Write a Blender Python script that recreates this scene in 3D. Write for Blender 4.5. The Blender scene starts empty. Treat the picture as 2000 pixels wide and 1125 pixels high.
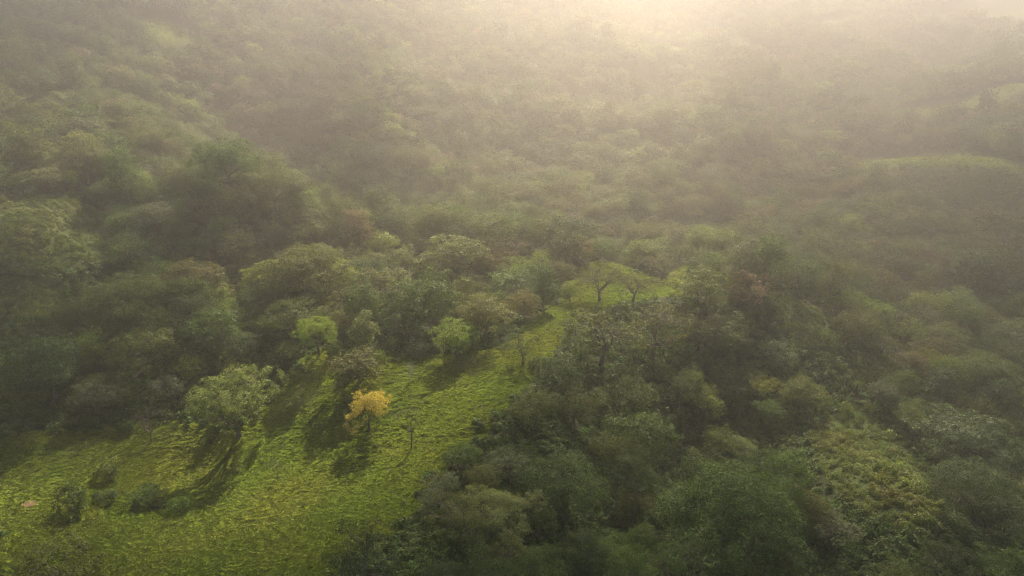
import bpy, math, random
import numpy as np

# ------------------------------------------------------------------ camera, sky, sun, exposure
scene = bpy.context.scene
COL = scene.collection
CAM_Z, PITCH, FPX = 80.0, math.radians(20.0), 1350.0       # focal length in pixels of a 2000 px wide frame
cam_d = bpy.data.cameras.new("camera")
cam = bpy.data.objects.new("camera", cam_d)
COL.objects.link(cam)
cam.location = (0, 0, CAM_Z)
cam.rotation_euler = (math.radians(90) - PITCH, 0, 0)
cam_d.sensor_width = 36.0
cam_d.lens = 36.0 * FPX / 2000.0
cam_d.clip_start, cam_d.clip_end = 0.5, 6000.0
scene.camera = cam

SUN_AZ, SUN_EL = 14.0, 43.0                                 # degrees right of the view axis, degrees above the horizon
SUN_STRENGTH, SKY_STRENGTH, EXPOSURE = 5.0, 0.05, 1.75
HAZE_DENSITY, HAZE_ANISO, HAZE_COLOR = 0.00115, 0.75, (1.0, 0.94, 0.885)
world = bpy.data.worlds.new("World")
scene.world = world
world.use_nodes = True
wn = world.node_tree
bg = wn.nodes["Background"]
sky = wn.nodes.new("ShaderNodeTexSky")
sky.sky_type = 'NISHITA'
sky.sun_disc = False
sky.sun_elevation = math.radians(SUN_EL)
sky.sun_rotation = math.radians(SUN_AZ)                     # clockwise from +Y, seen from above
sky.dust_density = 2.5
wn.links.new(sky.outputs[0], bg.inputs[0])
bg.inputs[1].default_value = SKY_STRENGTH
sun_d = bpy.data.lights.new("sun", 'SUN')
sun = bpy.data.objects.new("sun", sun_d)
COL.objects.link(sun)
sun_d.energy = SUN_STRENGTH
sun_d.angle = math.radians(0.6)
sun_d.color = (1.0, 0.85, 0.64)
az, el = math.radians(SUN_AZ), math.radians(SUN_EL)
sun.rotation_euler = (math.radians(90) - el, 0, math.pi - az)
sun.location = (100, 300, 300)
scene.view_settings.view_transform = 'Standard'
scene.view_settings.look = 'None'
scene.view_settings.gamma = 1.0
scene.view_settings.exposure = EXPOSURE
scene.view_settings.use_curve_mapping = False
scene.cycles.use_denoising = True
scene.cycles.denoising_prefilter = 'NONE'
scene.cycles.filter_width = 1.1
scene.cycles.max_bounces = 8
scene.cycles.diffuse_bounces = 3
scene.cycles.glossy_bounces = 2
scene.cycles.transmission_bounces = 4
scene.cycles.volume_bounces = 2
scene.cycles.sample_clamp_indirect = 1.0
scene.cycles.use_adaptive_sampling = False

# ------------------------------------------------------------------ noise
_rs = np.random.RandomState(5)
_P = _rs.permutation(512)
_PERM = np.concatenate([_P, _P, _P])
_GR = _rs.rand(512) * 2 * np.pi
def perlin(x, y):
    x = np.asarray(x, float); y = np.asarray(y, float)
    xi = np.floor(x).astype(int); yi = np.floor(y).astype(int)
    fx = x - xi; fy = y - yi
    u = fx * fx * fx * (fx * (fx * 6 - 15) + 10); v = fy * fy * fy * (fy * (fy * 6 - 15) + 10)
    def g(ix, iy, dx, dy):
        a = _GR[_PERM[(_PERM[ix & 511] + iy) & 511]]
        return np.cos(a) * dx + np.sin(a) * dy
    n00 = g(xi, yi, fx, fy); n10 = g(xi + 1, yi, fx - 1, fy)
    n01 = g(xi, yi + 1, fx, fy - 1); n11 = g(xi + 1, yi + 1, fx - 1, fy - 1)
    return ((n00 * (1 - u) + n10 * u) * (1 - v) + (n01 * (1 - u) + n11 * u) * v) * 1.5
def fbm(x, y, o=4):
    s = 0; a = 1; t = 0
    for k in range(o):
        s = s + a * perlin(x * 2 ** k + 17.3 * k, y * 2 ** k - 9.1 * k); t += a; a *= 0.5
    return s / t

# ------------------------------------------------------------------ lie of the land
CP, SP = math.cos(PITCH), math.sin(PITCH)
def ray(px, py):
    u = (px - 1000.0) / FPX; v = (562.5 - py) / FPX
    return u, CP + SP * v, -SP + CP * v
def project(x, y, z):
    x = np.asarray(x, float); y = np.asarray(y, float); z = np.asarray(z, float) - CAM_Z
    d = y * CP - z * SP
    d = np.where(d < 1e-3, 1e-3, d)
    return 1000 + FPX * x / d, 562.5 - FPX * (y * SP + z * CP) / d, d

# surveyed ground: (photo column, photo row, metres along the view axis)
SURVEY = [
 (0,1125,105),(300,1125,103),(620,1125,97),(100,1000,122),(0,880,140),(0,960,128),(350,935,142),(200,920,133),(620,1000,118),(350,1030,120),
 (870,880,126),(980,800,131),(1022,715,150),(870,695,158),(620,688,158),(690,690,158),(560,760,151),(500,850,144),(465,855,142),(380,872,144),
 (250,830,148),(130,840,147),(200,700,186),(0,700,180),(800,875,133),(720,840,139),(800,745,149),(700,745,148),(600,900,134),(770,1000,113),(1000,700,152),
 (1050,640,166),(1100,590,186),(1200,560,205),(1140,520,207),(1200,515,212),(1330,540,225),(1350,515,247),(1280,545,213),
 (1300,455,290),(1430,430,305),(1430,465,285),
 (1300,700,166),(1200,640,177),(1300,600,182),(1450,600,179),(1600,620,180),(1635,650,175),(1250,800,155),(1200,900,138),(1300,1000,138),(1350,1125,111),(1430,1112,106),
 (1000,900,124),(900,1020,112),(1000,1125,100),(800,1125,97),(1500,800,165),(1450,900,151),
 (1640,850,140),(1700,900,128),(1800,960,120),(1850,1030,112),(1700,1050,112),(1990,1125,112),(1600,1125,107),
 (1900,800,160),(1995,1000,136),(1900,900,146),(1500,960,141),(1650,740,165),(1760,730,172),
 (100,450,203),(0,600,175),(0,500,192),(0,300,240),(250,480,218),(0,100,305),(0,0,345),(300,300,282),(300,100,365),(300,0,405),(180,600,180),
 (450,340,228),(600,430,224),(700,495,214),(350,400,235),(600,385,335),(740,480,272),(660,440,300),(500,260,360),(750,300,332),(900,380,312),(1000,430,292),(1100,470,270),
 (900,520,214),(560,560,195),(400,600,190),(1050,560,195),(750,580,193),
 (1000,300,372),(1000,200,422),(1000,100,482),(1000,0,545),(700,150,415),(700,0,485),(1280,100,525),(1350,140,492),(1250,200,442),(1300,300,382),
 (1500,300,372),(1500,150,505),(1300,0,605),(1500,50,605),(1700,20,645),(1990,10,665),(1400,380,330),(1600,380,330),
 (1650,312,352),(1800,305,332),(1990,325,312),(1900,400,304),(1950,450,288),(1800,450,284),(1700,500,256),(1900,600,216),(1600,450,288),(1750,620,220),(1690,600,222),(1850,640,208),(1990,550,235),(1990,700,190),
 (1800,215,432),(1990,170,422),(1900,240,402),(1850,150,525),(1990,80,585),(1650,230,425),(1700,120,545),
]
HIDDEN = [  # ground the photo does not show, as x, y, z
 (-30,186,2),(0,186,4),(-70,182,-2),(40,245,-2),(70,365,8),(150,372,10),(210,365,12),(190,440,24),
 (70,118,0),(30,112,2),(-110,60,2),(0,60,8),(110,60,2),(0,0,8),(-150,0,4),(150,0,4),(-300,0,6),(300,0,6),(0,-80,6),(-300,-80,8),(300,-80,8),
 (-350,200,90),(-380,350,150),(-300,500,150),(-450,700,150),(-150,650,150),(0,700,150),(200,760,150),(420,800,150),(-100,860,120),(300,900,120),(-450,900,120),
 (350,300,30),(420,450,70),(450,600,105),(300,160,10),(420,180,40),(560,300,80),(600,600,130),(600,850,130),(600,0,30),(-600,0,60),(-600,300,150),(-600,700,150),
]
pts = []
for px, py, d in SURVEY:
    r = ray(px, py)
    pts.append((r[0] * d, r[1] * d, CAM_Z + r[2] * d))
pts = np.array(pts + HIDDEN, float)
def _phi(r2):
    return np.where(r2 > 1e-9, 0.5 * r2 * np.log(np.maximum(r2, 1e-9)), 0.0)
S = 100.0
PX, PY, PZ = pts[:, 0] / S, pts[:, 1] / S, pts[:, 2]
n = len(pts)
K = _phi((PX[:, None] - PX) ** 2 + (PY[:, None] - PY) ** 2) + np.eye(n) * 0.004
Q = np.stack([np.ones(n), PX, PY], 1)
A = np.block([[K, Q], [Q.T, np.zeros((3, 3))]])
W_TPS = np.linalg.solve(A, np.concatenate([PZ, np.zeros(3)]))
def land(x, y):
    shp = np.shape(x)
    x = np.ravel(x) / S; y = np.ravel(y) / S
    out = np.empty(len(x))
    for i in range(0, len(x), 20000):
        xs, ys = x[i:i + 20000], y[i:i + 20000]
        out[i:i + 20000] = _phi((xs[:, None] - PX) ** 2 + (ys[:, None] - PY) ** 2) @ W_TPS[:n] + W_TPS[n] + W_TPS[n + 1] * xs + W_TPS[n + 2] * ys
    return out.reshape(shp)
X0, X1, Y0, Y1, GS = -640.0, 640.0, -90.0, 920.0, 4.0
gx = np.arange(X0, X1 + GS, GS); gy = np.arange(Y0, Y1 + GS, GS)
GX, GY = np.meshgrid(gx, gy)
LAND = land(GX, GY)
CALM = np.ones_like(GX)
for px, py, d in [(1800,310,335),(1680,312,350),(1950,318,318),(1800,215,432),(1950,185,422),(1600,55,615),(1800,30,650),(1280,110,522),(1345,455,292),(330,60,385),(610,115,430)]:
    r = ray(px, py)
    CALM *= 1 - np.exp(-((GX - r[0] * d) ** 2 + (GY - r[1] * d) ** 2) / 38.0 ** 2)
far_w = np.clip((GY - 170) / 150, 0, 1)
LAND += far_w * (fbm(GX / 70, GY / 70, 3) * 5.0 + (0.55 - np.abs(perlin(GX / 95 + 3.3, GY / 120 + .7)) * 1.6) * 19.0 * np.clip((GY - 250) / 120, 0, 1) * CALM)
LAND = np.where(LAND > 140, 140 + (LAND - 140) * 0.15, LAND)
LAND = np.maximum(LAND, -14)
def ground(x, y):
    x = np.asarray(x, float); y = np.asarray(y, float)
    fx = np.clip((x - X0) / GS, 0, len(gx) - 1.001); fy = np.clip((y - Y0) / GS, 0, len(gy) - 1.001)
    i = fx.astype(int); j = fy.astype(int); u = fx - i; v = fy - j
    u = u * u * (3 - 2 * u) * 0.35 + u * 0.65; v = v * v * (3 - 2 * v) * 0.35 + v * 0.65
    return (LAND[j, i] * (1 - u) + LAND[j, i + 1] * u) * (1 - v) + (LAND[j + 1, i] * (1 - u) + LAND[j + 1, i + 1] * u) * v
_T = np.concatenate([np.arange(60, 300, 0.5), np.arange(300, 900, 1.5)])
def hit(px, py, up=0.0):
    """Point where the sight line comes within `up` metres of the ground; returns ground x, y and the distance along the axis."""
    r = ray(px, py)
    z = CAM_Z + r[2] * _T
    dz = z - ground(r[0] * _T, r[1] * _T) - up
    k = np.argmax(dz < 0) if (dz < 0).any() else len(_T) - 1
    t = _T[k]
    if k > 0 and dz[k] < 0:
        t = _T[k - 1] + (_T[k] - _T[k - 1]) * dz[k - 1] / (dz[k - 1] - dz[k])
    return r[0] * t, r[1] * t, t
def hits(poly):
    return [hit(*p)[:2] for p in poly]
def inside(x, y, poly):
    x = np.asarray(x, float); y = np.asarray(y, float)
    c = np.zeros(x.shape, bool)
    j = len(poly) - 1
    for i in range(len(poly)):
        (xi, yi), (xj, yj) = poly[i], poly[j]
        with np.errstate(divide='ignore', invalid='ignore'):
            c ^= ((yi > y) != (yj > y)) & (x < (xj - xi) * (y - yi) / (yj - yi + 1e-12) + xi)
        j = i
    return c
PASTURE_PIX, MEADOW_PIX, SCRUB_PIX = [],[],[]
PASTURE = [hits(p) for p in [PASTURE_PIX.append(q) or q for q in [
 [(-60,848),(100,842),(230,828),(330,812),(400,825),(455,842),(500,812),(540,765),(570,722),(600,692),(640,676),(700,692),(760,687),(830,692),(900,690),(960,682),(1000,667),(1030,632),(1060,602),(1100,582),(1118,548),(1128,526),(1160,512),(1200,513),(1240,528),(1290,545),(1325,520),(1350,519),(1345,540),(1330,575),(1250,587),(1180,602),(1130,627),(1095,662),(1080,695),(1055,720),(1025,760),(985,800),(950,850),(900,890),(850,940),(800,1010),(750,1060),(660,1110),(630,1190),(-60,1190)],
 [(1258,447),(1330,442),(1390,436),(1440,430),(1445,470),(1390,474),(1330,472),(1256,470)],
]]]
MEADOW = [hits(p) for p in [MEADOW_PIX.append(q) or q for q in [
 [(1640,312),(1720,304),(1800,300),(1900,302),(2010,328),(2010,350),(1900,330),(1800,325),(1660,330)],
 [(1680,218),(1800,208),(1900,190),(2010,160),(2010,182),(1900,215),(1800,228)],
 [(1510,64),(1600,44),(1700,29),(1850,19),(2010,17),(2010,25),(1850,27),(1700,37),(1600,53),(1520,72)],
 [(1240,97),(1290,86),(1340,95),(1356,110),(1330,112),(1290,102),(1250,108)],
 [(1200,135),(1260,150),(1320,190),(1285,190),(1225,158)],
 [(270,42),(330,36),(385,66),(395,84),(300,80)],
 [(575,112),(645,112),(640,122),(580,122)],
]]]
SCRUB = [hits(p) for p in [SCRUB_PIX.append(q) or q for q in [
 [(-40,390),(120,382),(200,412),(240,470),(235,520),(100,530),(-40,510)],
 [(-40,545),(80,542),(130,572),(115,640),(-40,650)],
 [(1700,335),(1900,335),(2010,355),(2010,420),(1900,400),(1780,372)],
 [(1500,575),(1590,600),(1645,645),(1640,700),(1580,690),(1520,640)],
 [(1575,850),(1640,800),(1700,790),(1740,850),(1800,910),(1870,1040),(1760,1045),(1690,1010),(1620,950)],
 [(1640,690),(1740,695),(1760,740),(1670,760)],
]]]
def mask(polys, x, y):
    m = np.zeros(np.shape(x), bool)
    for p in polys:
        m |= inside(x, y, p)
    return m
def relief(x, y, z, w):
    """Cattle terraces and tussocks of the pasture, metres."""
    ph = z / 0.9 + 3.2 * fbm(x / 10, y / 6, 3)
    f = ph - np.floor(ph)
    step = np.where(f < 0.72, f / 0.72, (1 - f) / 0.28)
    step = step * step * (3 - 2 * step)
    t = perlin(x / 2.6 + 40, y / 1.3) * 0.10 + perlin(x / 1.2, y / 0.85 + 9) * 0.08
    return w * ((step - 0.5) * 0.22 * (0.6 + 0.8 * np.clip(fbm(x / 30 + 7, y / 30, 2) + 0.5, 0, 1)) + t)

# ------------------------------------------------------------------ materials
def new_mat(name):
    m = bpy.data.materials.new(name)
    m.use_nodes = True
    nt = m.node_tree
    nt.nodes.clear()
    return m, nt
def nd(nt, t, **kw):
    q = nt.nodes.new(t)
    for k, v in kw.items():
        setattr(q, k, v)
    return q
def leaf_material(name, source, translucency=0.34, rough=0.6, spec=0.16, spread=0.45):
    """Leaves: base colour from the object's colour (or the scattered point's tint), varied leaf by leaf."""
    m, nt = new_mat(name)
    out = nd(nt, "ShaderNodeOutputMaterial")
    if source == 'object':
        c = nd(nt, "ShaderNodeObjectInfo").outputs["Color"]
    else:
        a = nd(nt, "ShaderNodeAttribute", attribute_type='INSTANCER', attribute_name="tint")
        c = a.outputs["Color"]
    g = nd(nt, "ShaderNodeNewGeometry")
    mr = nd(nt, "ShaderNodeMapRange")
    mr.inputs["To Min"].default_value = 1.0 - spread
    mr.inputs["To Max"].default_value = 1.0 + spread
    nt.links.new(g.outputs["Random Per Island"], mr.inputs["Value"])
    hs = nd(nt, "ShaderNodeHueSaturation")
    nt.links.new(c, hs.inputs["Color"])
    nt.links.new(mr.outputs[0], hs.inputs["Value"])
    mh = nd(nt, "ShaderNodeMapRange")
    mh.inputs["To Min"].default_value = 0.485
    mh.inputs["To Max"].default_value = 0.515
    mul = nd(nt, "ShaderNodeMath", operation='FRACT')
    m7 = nd(nt, "ShaderNodeMath", operation='MULTIPLY')
    m7.inputs[1].default_value = 7.31
    nt.links.new(g.outputs["Random Per Island"], m7.inputs[0])
    nt.links.new(m7.outputs[0], mul.inputs[0])
    nt.links.new(mul.outputs[0], mh.inputs["Value"])
    nt.links.new(mh.outputs[0], hs.inputs["Hue"])
    p = nd(nt, "ShaderNodeBsdfPrincipled")
    p.inputs["Roughness"].default_value = rough
    p.inputs["Specular IOR Level"].default_value = spec
    nt.links.new(hs.outputs[0], p.inputs["Base Color"])
    tr = nd(nt, "ShaderNodeBsdfTranslucent")
    tc = nd(nt, "ShaderNodeMix", data_type='RGBA', blend_type='MULTIPLY')
    tc.inputs["Factor"].default_value = 1.0
    tc.inputs["B"].default_value = (1.55, 1.6, 0.7, 1)
    nt.links.new(hs.outputs[0], tc.inputs["A"])
    nt.links.new(tc.outputs["Result"], tr.inputs["Color"])
    mx = nd(nt, "ShaderNodeMixShader")
    mx.inputs[0].default_value = translucency
    nt.links.new(p.outputs[0], mx.inputs[1])
    nt.links.new(tr.outputs[0], mx.inputs[2])
    nt.links.new(mx.outputs[0], out.inputs["Surface"])
    return m
def bark_material(name, c1, c2):
    m, nt = new_mat(name)
    out = nd(nt, "ShaderNodeOutputMaterial")
    p = nd(nt, "ShaderNodeBsdfPrincipled")
    p.inputs["Roughness"].default_value = 0.9
    no = nd(nt, "ShaderNodeTexNoise")
    no.inputs["Scale"].default_value = 2.2
    no.inputs["Detail"].default_value = 5
    cr = nd(nt, "ShaderNodeValToRGB")
    cr.color_ramp.elements[0].color = (*c1, 1); cr.color_ramp.elements[1].color = (*c2, 1)
    cr.color_ramp.elements[0].position = 0.35; cr.color_ramp.elements[1].position = 0.65
    tc = nd(nt, "ShaderNodeTexCoord")
    nt.links.new(tc.outputs["Object"], no.inputs["Vector"])
    nt.links.new(no.outputs[0], cr.inputs[0])
    nt.links.new(cr.outputs[0], p.inputs["Base Color"])
    nt.links.new(p.outputs[0], out.inputs["Surface"])
    return m
LEAF = leaf_material("leaves", 'object')
LEAF_STUFF = leaf_material("leaves_far", 'point')
GRASS = leaf_material("grass_blades", 'point', translucency=0.48, rough=0.6, spec=0.2, spread=0.3)
BLOSSOM = leaf_material("yellow_blossom", 'object', translucency=0.3, spread=0.3)
BARK = bark_material("bark_brown", (0.05, 0.038, 0.026), (0.13, 0.105, 0.08))
BARK_PALE = bark_material("bark_pale", (0.16, 0.14, 0.115), (0.40, 0.37, 0.32))
WOOD = bark_material("weathered_wood", (0.10, 0.085, 0.07), (0.24, 0.21, 0.18))

def ground_material():
    m, nt = new_mat("ground_cover")
    out = nd(nt, "ShaderNodeOutputMaterial")
    p = nd(nt, "ShaderNodeBsdfPrincipled")
    p.inputs["Roughness"].default_value = 0.95
    p.inputs["Specular IOR Level"].default_value = 0.1
    a = nd(nt, "ShaderNodeAttribute", attribute_type='GEOMETRY', attribute_name="cover")
    tc = nd(nt, "ShaderNodeTexCoord")
    n1 = nd(nt, "ShaderNodeTexNoise"); n1.inputs["Scale"].default_value = 1.1; n1.inputs["Detail"].default_value = 8; n1.inputs["Roughness"].default_value = 0.7
    n2 = nd(nt, "ShaderNodeTexNoise"); n2.inputs["Scale"].default_value = 0.09; n2.inputs["Detail"].default_value = 4
    nt.links.new(tc.outputs["Object"], n1.inputs["Vector"]); nt.links.new(tc.outputs["Object"], n2.inputs["Vector"])
    mr = nd(nt, "ShaderNodeMapRange"); mr.inputs["From Min"].default_value = 0.25; mr.inputs["From Max"].default_value = 0.75
    mr.inputs["To Min"].default_value = 0.55; mr.inputs["To Max"].default_value = 1.45
    nt.links.new(n1.outputs[0], mr.inputs["Value"])
    mh = nd(nt, "ShaderNodeMapRange"); mh.inputs["From Min"].default_value = 0.3; mh.inputs["From Max"].default_value = 0.7
    mh.inputs["To Min"].default_value = 0.492; mh.inputs["To Max"].default_value = 0.508
    nt.links.new(n2.outputs[0], mh.inputs["Value"])
    hs = nd(nt, "ShaderNodeHueSaturation")
    nt.links.new(a.outputs["Color"], hs.inputs["Color"]); nt.links.new(mr.outputs[0], hs.inputs["Value"]); nt.links.new(mh.outputs[0], hs.inputs["Hue"])
    nt.links.new(hs.outputs[0], p.inputs["Base Color"])
    bp = nd(nt, "ShaderNodeBump"); bp.inputs["Strength"].default_value = 0.8; bp.inputs["Distance"].default_value = 0.35
    n3 = nd(nt, "ShaderNodeTexNoise"); n3.inputs["Scale"].default_value = 2.6; n3.inputs["Detail"].default_value = 6
    nt.links.new(tc.outputs["Object"], n3.inputs["Vector"]); nt.links.new(n3.outputs[0], bp.inputs["Height"])
    nt.links.new(bp.outputs[0], p.inputs["Normal"])
    nt.links.new(p.outputs[0], out.inputs["Surface"])
    return m

# ------------------------------------------------------------------ mesh helpers
def mesh_from(name, V, F, mats, midx=None, smooth=False):
    """V (n,3); F (m,k) one polygon size."""
    V = np.asarray(V, np.float32); F = np.asarray(F, np.int32)
    me = bpy.data.meshes.new(name)
    k = F.shape[1]
    me.vertices.add(len(V)); me.vertices.foreach_set("co", V.ravel())
    me.loops.add(F.size); me.loops.foreach_set("vertex_index", F.ravel())
    me.polygons.add(len(F))
    me.polygons.foreach_set("loop_start", np.arange(0, F.size, k, dtype=np.int32))
    me.polygons.foreach_set("loop_total", np.full(len(F), k, np.int32))
    for m in mats:
        me.materials.append(m)
    if midx is not None:
        me.polygons.foreach_set("material_index", np.asarray(midx, np.int32))
    if smooth:
        me.polygons.foreach_set("use_smooth", np.ones(len(F), bool))
    me.update(calc_edges=True)
    return me
def link(name, me, parent=None):
    o = bpy.data.objects.new(name, me)
    COL.objects.link(o)
    if parent is not None:
        o.parent = parent
    return o

# ------------------------------------------------------------------ terrain sheet
def axis(lo, hi, a, b, fine, coarse):
    left = np.arange(a, lo, -coarse)[::-1][:-1] if a > lo else np.array([])
    return np.unique(np.round(np.concatenate([np.linspace(lo, a, max(2, int((a - lo) / coarse))), np.arange(a, b, fine), np.linspace(b, hi, max(2, int((hi - b) / coarse)))]), 4))
ax = axis(X0, X1, -116, 62, 0.5, 3.5)
ay = axis(Y0, Y1, 66, 232, 0.5, 3.5)
TX, TY = np.meshgrid(ax, ay)
TZ = ground(TX, TY)
pm = mask(PASTURE[:1], TX, TY)
pm2 = mask(PASTURE, TX, TY) | mask(MEADOW, TX + 7 * fbm(TX / 14, TY / 14, 3), TY + 7 * fbm(TX / 14 + 9, TY / 14, 3))
sm = mask(SCRUB, TX, TY)
def soften(m, it=3):
    w = m.astype(float)
    for _ in range(it):
        w[1:-1, 1:-1] = (w[1:-1, 1:-1] * 2 + w[:-2, 1:-1] + w[2:, 1:-1] + w[1:-1, :-2] + w[1:-1, 2:]) / 6
    return w
pw = soften(pm, 6)
TZ = TZ + relief(TX, TY, TZ, pw)
cov = np.empty(TX.shape + (4,), np.float32)
def setc(c): return np.array(c + (1.0,), np.float32)
big = np.clip(fbm(TX / 22, TY / 22, 3) * 1.6 + 0.5, 0, 1)[..., None]
cov[:] = setc((0.020, 0.026, 0.010))
grass_c = setc((0.085, 0.130, 0.016)) * (1 - big) + setc((0.120, 0.140, 0.022)) * big
scrub_c = setc((0.038, 0.055, 0.016)) * (1 - big) + setc((0.060, 0.070, 0.020)) * big
w2 = soften(pm2, 2)[..., None]; w3 = soften(sm, 2)[..., None]
cov = cov * (1 - w3) + scrub_c * w3
cov = cov * (1 - w2) + grass_c * w2
sx, sy, _ = hit(58, 984)
soil = np.clip(1.6 - np.hypot((TX - sx) / 1.3, (TY - sy) / 0.9) + perlin(TX / 1.2, TY / 1.2) * 0.7, 0, 1)[..., None]
cov = cov * (1 - soil) + setc((0.13, 0.085, 0.05)) * soil
ny, nx = TX.shape
idx = np.arange(nx * ny).reshape(ny, nx)
F = np.stack([idx[:-1, :-1], idx[:-1, 1:], idx[1:, 1:], idx[1:, :-1]], -1).reshape(-1, 4)
gme = mesh_from("ground", np.stack([TX, TY, TZ], -1).reshape(-1, 3), F, [ground_material()], smooth=True)
at = gme.color_attributes.new("cover", 'FLOAT_COLOR', 'POINT')
at.data.foreach_set("color", cov.astype(np.float32).reshape(-1))
terrain = link("terrain", gme)
terrain["kind"] = "structure"
def surface(x, y):
    """Ground height with pasture relief."""
    z = ground(x, y)
    return z + relief(np.asarray(x, float), np.asarray(y, float), z, mask(PASTURE[:1], x, y).astype(float)) 

# ------------------------------------------------------------------ tree shapes
def unit(v):
    return v / np.maximum(np.linalg.norm(v, axis=-1, keepdims=True), 1e-9)
def tube(V, F, P, R, sides=6):
    """Tapered tube along the points P with radii R, appended to the lists."""
    P = np.asarray(P, float); base = len(V)
    for i in range(len(P)):
        t = unit(P[min(i + 1, len(P) - 1)] - P[max(i - 1, 0)])
        a = unit(np.cross(t, (0.31, 0.95, 0.07))); b = np.cross(t, a)
        for k in range(sides):
            an = 2 * math.pi * k / sides
            V.append(P[i] + R[i] * (math.cos(an) * a + math.sin(an) * b))
    for i in range(len(P) - 1):
        for k in range(sides):
            k2 = (k + 1) % sides
            F.append((base + i * sides + k, base + i * sides + k2, base + (i + 1) * sides + k2, base + (i + 1) * sides + k))
def bend(rs, a, b, amt, nseg=4, sag=0.0):
    a = np.asarray(a, float); b = np.asarray(b, float)
    L = np.linalg.norm(b - a)
    off = rs.normal(size=3) * amt * L
    return [a + (b - a) * t + off * math.sin(math.pi * t) + np.array((0, 0, -sag * L * math.sin(math.pi * t))) for t in np.linspace(0, 1, nseg + 1)]
def leaves_at(rs, C, N, size, flat=0.55, droop=0.25):
    """One leaf (a pointed four-sided blade, slightly folded) at each centre C facing roughly along N."""
    n = len(C)
    N = unit(N + rs.normal(size=(n, 3)) * flat + np.array((0, 0, 0.35)))
    d = unit(np.cross(N, rs.normal(size=(n, 3))))
    d[:, 2] -= droop; d = unit(d)
    s = np.cross(N, d)
    L = size * rs.uniform(0.65, 1.3, (n, 1)); Wd = L * rs.uniform(0.30, 0.42, (n, 1))
    q = np.stack([C - d * L * 0.5, C + s * Wd + d * L * 0.05 - N * L * 0.07, C + d * L * 0.5, C - s * Wd + d * L * 0.05 - N * L * 0.07], 1)
    return q.reshape(-1, 3)
STYLES = {
 # W crown width, H crown height, zc crown centre, tr trunk height, lobes, lobe radius, lobe flattening, twigs per lobe, reach (how low lobes go), leaf fill
 'dome':    dict(W=12, H=9.5, zc=6.6, lobes=25, lr=(.12, .23), fl=.80, sub=15, low=-.62, rad=.40),
 'billow':  dict(W=13, H=9.5, zc=6.6, lobes=16, lr=(.17, .29), fl=.80, sub=20, low=-.55, rad=.40),
 'tall':    dict(W=8.5, H=13, zc=8.4, lobes=34, lr=(.19, .31), fl=.95, sub=13, low=-.80, rad=.40),
 'feather': dict(W=15, H=8.5, zc=7.8, lobes=36, lr=(.13, .21), fl=.42, sub=16, low=-.40, rad=.44),
 'spread':  dict(W=16, H=7.0, zc=8.2, lobes=40, lr=(.10, .16), fl=.70, sub=15, low=-.35, rad=.45),
 'airy':    dict(W=14, H=9.5, zc=7.2, lobes=42, lr=(.08, .15), fl=.70, sub=8, low=-.70, rad=.46),
 'sprawl':  dict(W=10, H=4.6, zc=2.0, lobes=46, lr=(.07, .13), fl=.75, sub=8, low=-.75, rad=.46),
 'veil':    dict(W=14, H=9.0, zc=7.0, lobes=34, lr=(.07, .13), fl=.60, sub=8, low=-.50, rad=.46),
 'hanging': dict(W=9, H=8.6, zc=6.0, lobes=22, lr=(.10, .17), fl=1.25, sub=9, low=-.75, rad=.45),
 'round':   dict(W=10, H=7.2, zc=5.6, lobes=36, lr=(.14, .21), fl=.72, sub=16, low=-.55, rad=.39),
 'thin':    dict(W=6, H=6.5, zc=6.5, lobes=16, lr=(.07, .13), fl=.8, sub=5, low=-.6, rad=.46),
 'twiggy':  dict(W=8, H=5, zc=3.2, lobes=34, lr=(.06, .11), fl=.8, sub=4, low=-.7, rad=.46),
 'bare':    dict(W=6, H=4.6, zc=4.6, lobes=26, lr=(.05, .09), fl=.8, sub=2, low=-.3, rad=.46),
 'shrub':   dict(W=4, H=3.2, zc=1.5, lobes=20, lr=(.16, .26), fl=.85, sub=12, low=-.8, rad=.36),
}
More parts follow.
